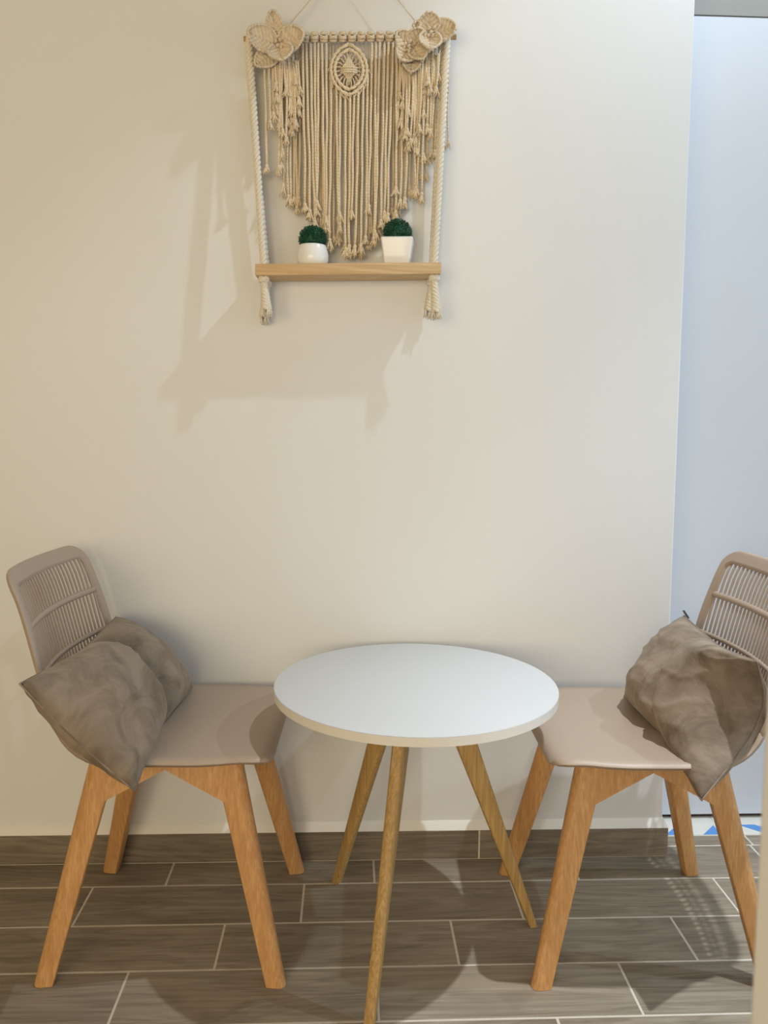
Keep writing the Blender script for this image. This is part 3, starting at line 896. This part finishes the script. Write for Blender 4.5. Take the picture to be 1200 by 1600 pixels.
# shelf board, slightly out of level
BY0, BY1 = 1.880, 1.972
g = G(); tl = 0.011 / 0.44
def board(x0, x1, y0, y1, z0, z1):
    vs = [(x, y_, z + tl * (x + 0.003)) for z in (z0, z1) for (x, y_) in ((x0, y0), (x1, y0), (x1, y1), (x0, y1))]
    return vs, [(0, 3, 2, 1), (4, 5, 6, 7), (0, 1, 5, 4), (1, 2, 6, 5), (2, 3, 7, 6), (3, 0, 4, 7)]
ST = 1.4682                                         # top of the board at its middle
g.add(*board(-0.2165, 0.2065, BY0, BY1, ST - 0.0253, ST))
bd = mb(g, 'shelf_board', M['pine'], smooth=False); bevel(bd, 0.0012, 2); sharp(bd, 40)
def shelf_z(x): return ST + tl * (x + 0.003)
# twisted ropes, a front and a back one on each side
def rope(a, b, r=0.0082, pitch=0.034, name='rope', sag=0.0):
    a, b = Vector(a), Vector(b); ln = (b - a).length; n = int(ln / 0.0042)
    t = (b - a).normalized(); u = t.cross(Vector((0, 1, 0))).normalized(); w = t.cross(u)
    g = G()
    for s_ in range(3):
        pts = []
        for i in range(n + 1):
            q = i / n; ang = 2 * math.pi * (q * ln / pitch + s_ / 3)
            pts.append(a.lerp(b, q) + (u * math.cos(ang) + w * math.sin(ang)) * (r * 0.56))
        g.tube(pts, r * 0.52, 8)
    return mb(g, name, M['rope'])
for side, gx, xs_ in ((-1, 386.5, -0.1985), (1, 697, 0.1925)):
    top = rod_at(gx)
    for yb, dx in ((BY0 + 0.018, 0.0), (BY1 - 0.016, 0.0)):
        z = shelf_z(xs_)
        rope(top + Vector((0.003 * (1 if yb < 1.92 else -1), -0.004 if yb < 1.92 else 0.003, 0.0)), (xs_ + dx, yb, z - 0.004))
        # tail: knot under the board and three loosened strands
        zb = z - 0.0253
        g = G()
        for q in range(3):
            a0 = q * 2.1
            g.tube([Vector((xs_ + 0.0085 * math.cos(a0 + t), yb + 0.0085 * math.sin(a0 + t), zb - 0.007 + 0.004 * math.sin(2 * t + q))) for t in [i * math.pi / 6 for i in range(11)]], 0.0050, 7)
        mb(g, 'stopper_knot', M['rope'])
        g = G(); L = 0.085 + 0.006 * side * (1 if yb < 1.92 else -1)
        ox = 0.006 * (1 if yb < 1.92 else -1.0)
        for s_ in range(4):
            pts = []
            for i in range(20):
                q = i / 19; ang = 2 * math.pi * (q * 2.1 + s_ / 4)
                rr_ = 0.0045 + 0.0045 * q
                pts.append(Vector((xs_ + ox * q + rr_ * math.cos(ang), yb + rr_ * math.sin(ang), zb - 0.010 - L * q * 0.82)))
            g.tube(pts, [0.0043] * 16 + [0.0046, 0.0048, 0.0046, 0.004], 7)
            e = pts[-1]
            for j in range(7):
                a = rnd.uniform(0, 6.28); sp = rnd.uniform(.001, .007)
                g.tube([e + Vector((math.cos(a) * sp * .3, math.sin(a) * sp * .3, 0.003)), e + Vector((math.cos(a) * sp * .8, math.sin(a) * sp * .8, -0.007)), e + Vector((math.cos(a) * sp * 1.2, math.sin(a) * sp * 1.2, -rnd.uniform(.012, .019)))], [.0016, .0017, .0008], 5)
        mb(g, 'rope_tail', M['rope'])
    # loop over the rod
    g = G(); g.tube([top + Vector((0.0005 * i, 0.0105 * math.cos(i * math.pi / 6), 0.0105 * math.sin(i * math.pi / 6))) for i in range(13)], 0.0062, 8); mb(g, 'rope_loop', M['rope'])

# ------------------------------------------------------------------ potted topiary balls on the shelf
def foliage(par, c, rx, rz, seed):
    rr_ = random.Random(seed); g = G()
    g.ball((c[0], c[1], c[2]), 1.0, 14, 8, (rx * .90, rx * .90, rz * .90))
    for k in range(1100):
        zz = rr_.uniform(-0.45, 1.0); a = rr_.uniform(0, 2 * math.pi); rad = math.sqrt(max(0, 1 - zz * zz))
        d = Vector((rad * math.cos(a), rad * math.sin(a), zz)); k_ = rr_.uniform(.88, 1.02)
        p = Vector((c[0] + d.x * rx * k_, c[1] + d.y * rx * k_, c[2] + d.z * rz * k_))
        s1 = d.orthogonal().normalized(); s1 = (Matrix.Rotation(rr_.uniform(0, 6.28), 3, d) @ s1); s2 = d.cross(s1)
        l = rr_.uniform(.0026, .0042)
        tip = p + (d * 0.7 + s1 * rr_.uniform(-.6, .6)).normalized() * l
        g.add([p - s2 * .0013, p + s1 * .0013, p + s2 * .0013, p - s1 * .0013, tip], [(0, 1, 4), (1, 2, 4), (2, 3, 4), (3, 0, 4)])
    o = g.build('foliage', M['leaf'], par, False); o['kind'] = 'stuff'
    return o
# round bellied pot
px_, py_ = -0.0885, 1.921
pt = empty('potted_topiary', (px_, py_, shelf_z(px_)), 0, 'clipped green ball plant in round white pot on shelf', 'potted plant', 'potted topiary balls on the shelf')
g = G()
prof_r = [(0.0, .0275), (.0008, .0300), (.004, .0330), (.012, .0362), (.022, .0368), (.032, .0356), (.041, .0330), (.0465, .0311), (.0478, .0300), (.0474, .0285), (.0440, .0280), (.0400, .0278)]
g.rings([circ(r, z, 48) for z, r in prof_r]); g.build('pot', M['ceramic'], pt)
g = G(); g.rings([circ(.0281, .0395, 24), circ(.0281, .0425, 24)]); g.build('filling', M['soil'], pt)
foliage(pt, (0, 0, 0.062), 0.0315, 0.0300, 3)
# square tapering pot
px_, py_ = 0.1085, 1.925
pt = empty('potted_topiary', (px_, py_, shelf_z(px_)), R(-7), 'clipped green ball plant in square tapered white pot', 'potted plant', 'potted topiary balls on the shelf')
def sq(h, z, r=0.004):
    out = []
    for qx, qy, a0 in ((1, 1, 0), (-1, 1, 90), (-1, -1, 180), (1, -1, 270)):
        for i in range(4):
            a = R(a0 + i * 30); out.append(Vector((qx * (h - r) + r * math.cos(a), qy * (h - r) + r * math.sin(a), z)))
    return out
g = G(); g.rings([sq(.0275, 0), sq(.0285, .0010), sq(.0315, .020), sq(.0345, .042), sq(.0365, .0560), sq(.0368, .0590), sq(.0362, .0602), sq(.0335, .0602), sq(.0330, .0590), sq(.0322, .0520)])
sharp(g.build('pot', M['ceramic'], pt), 50)
g = G(); g.rings([sq(.0325, .0515), sq(.0325, .0545)]); g.build('filling', M['soil'], pt, False)
foliage(pt, (0, 0, 0.0745), 0.0325, 0.0325, 5)
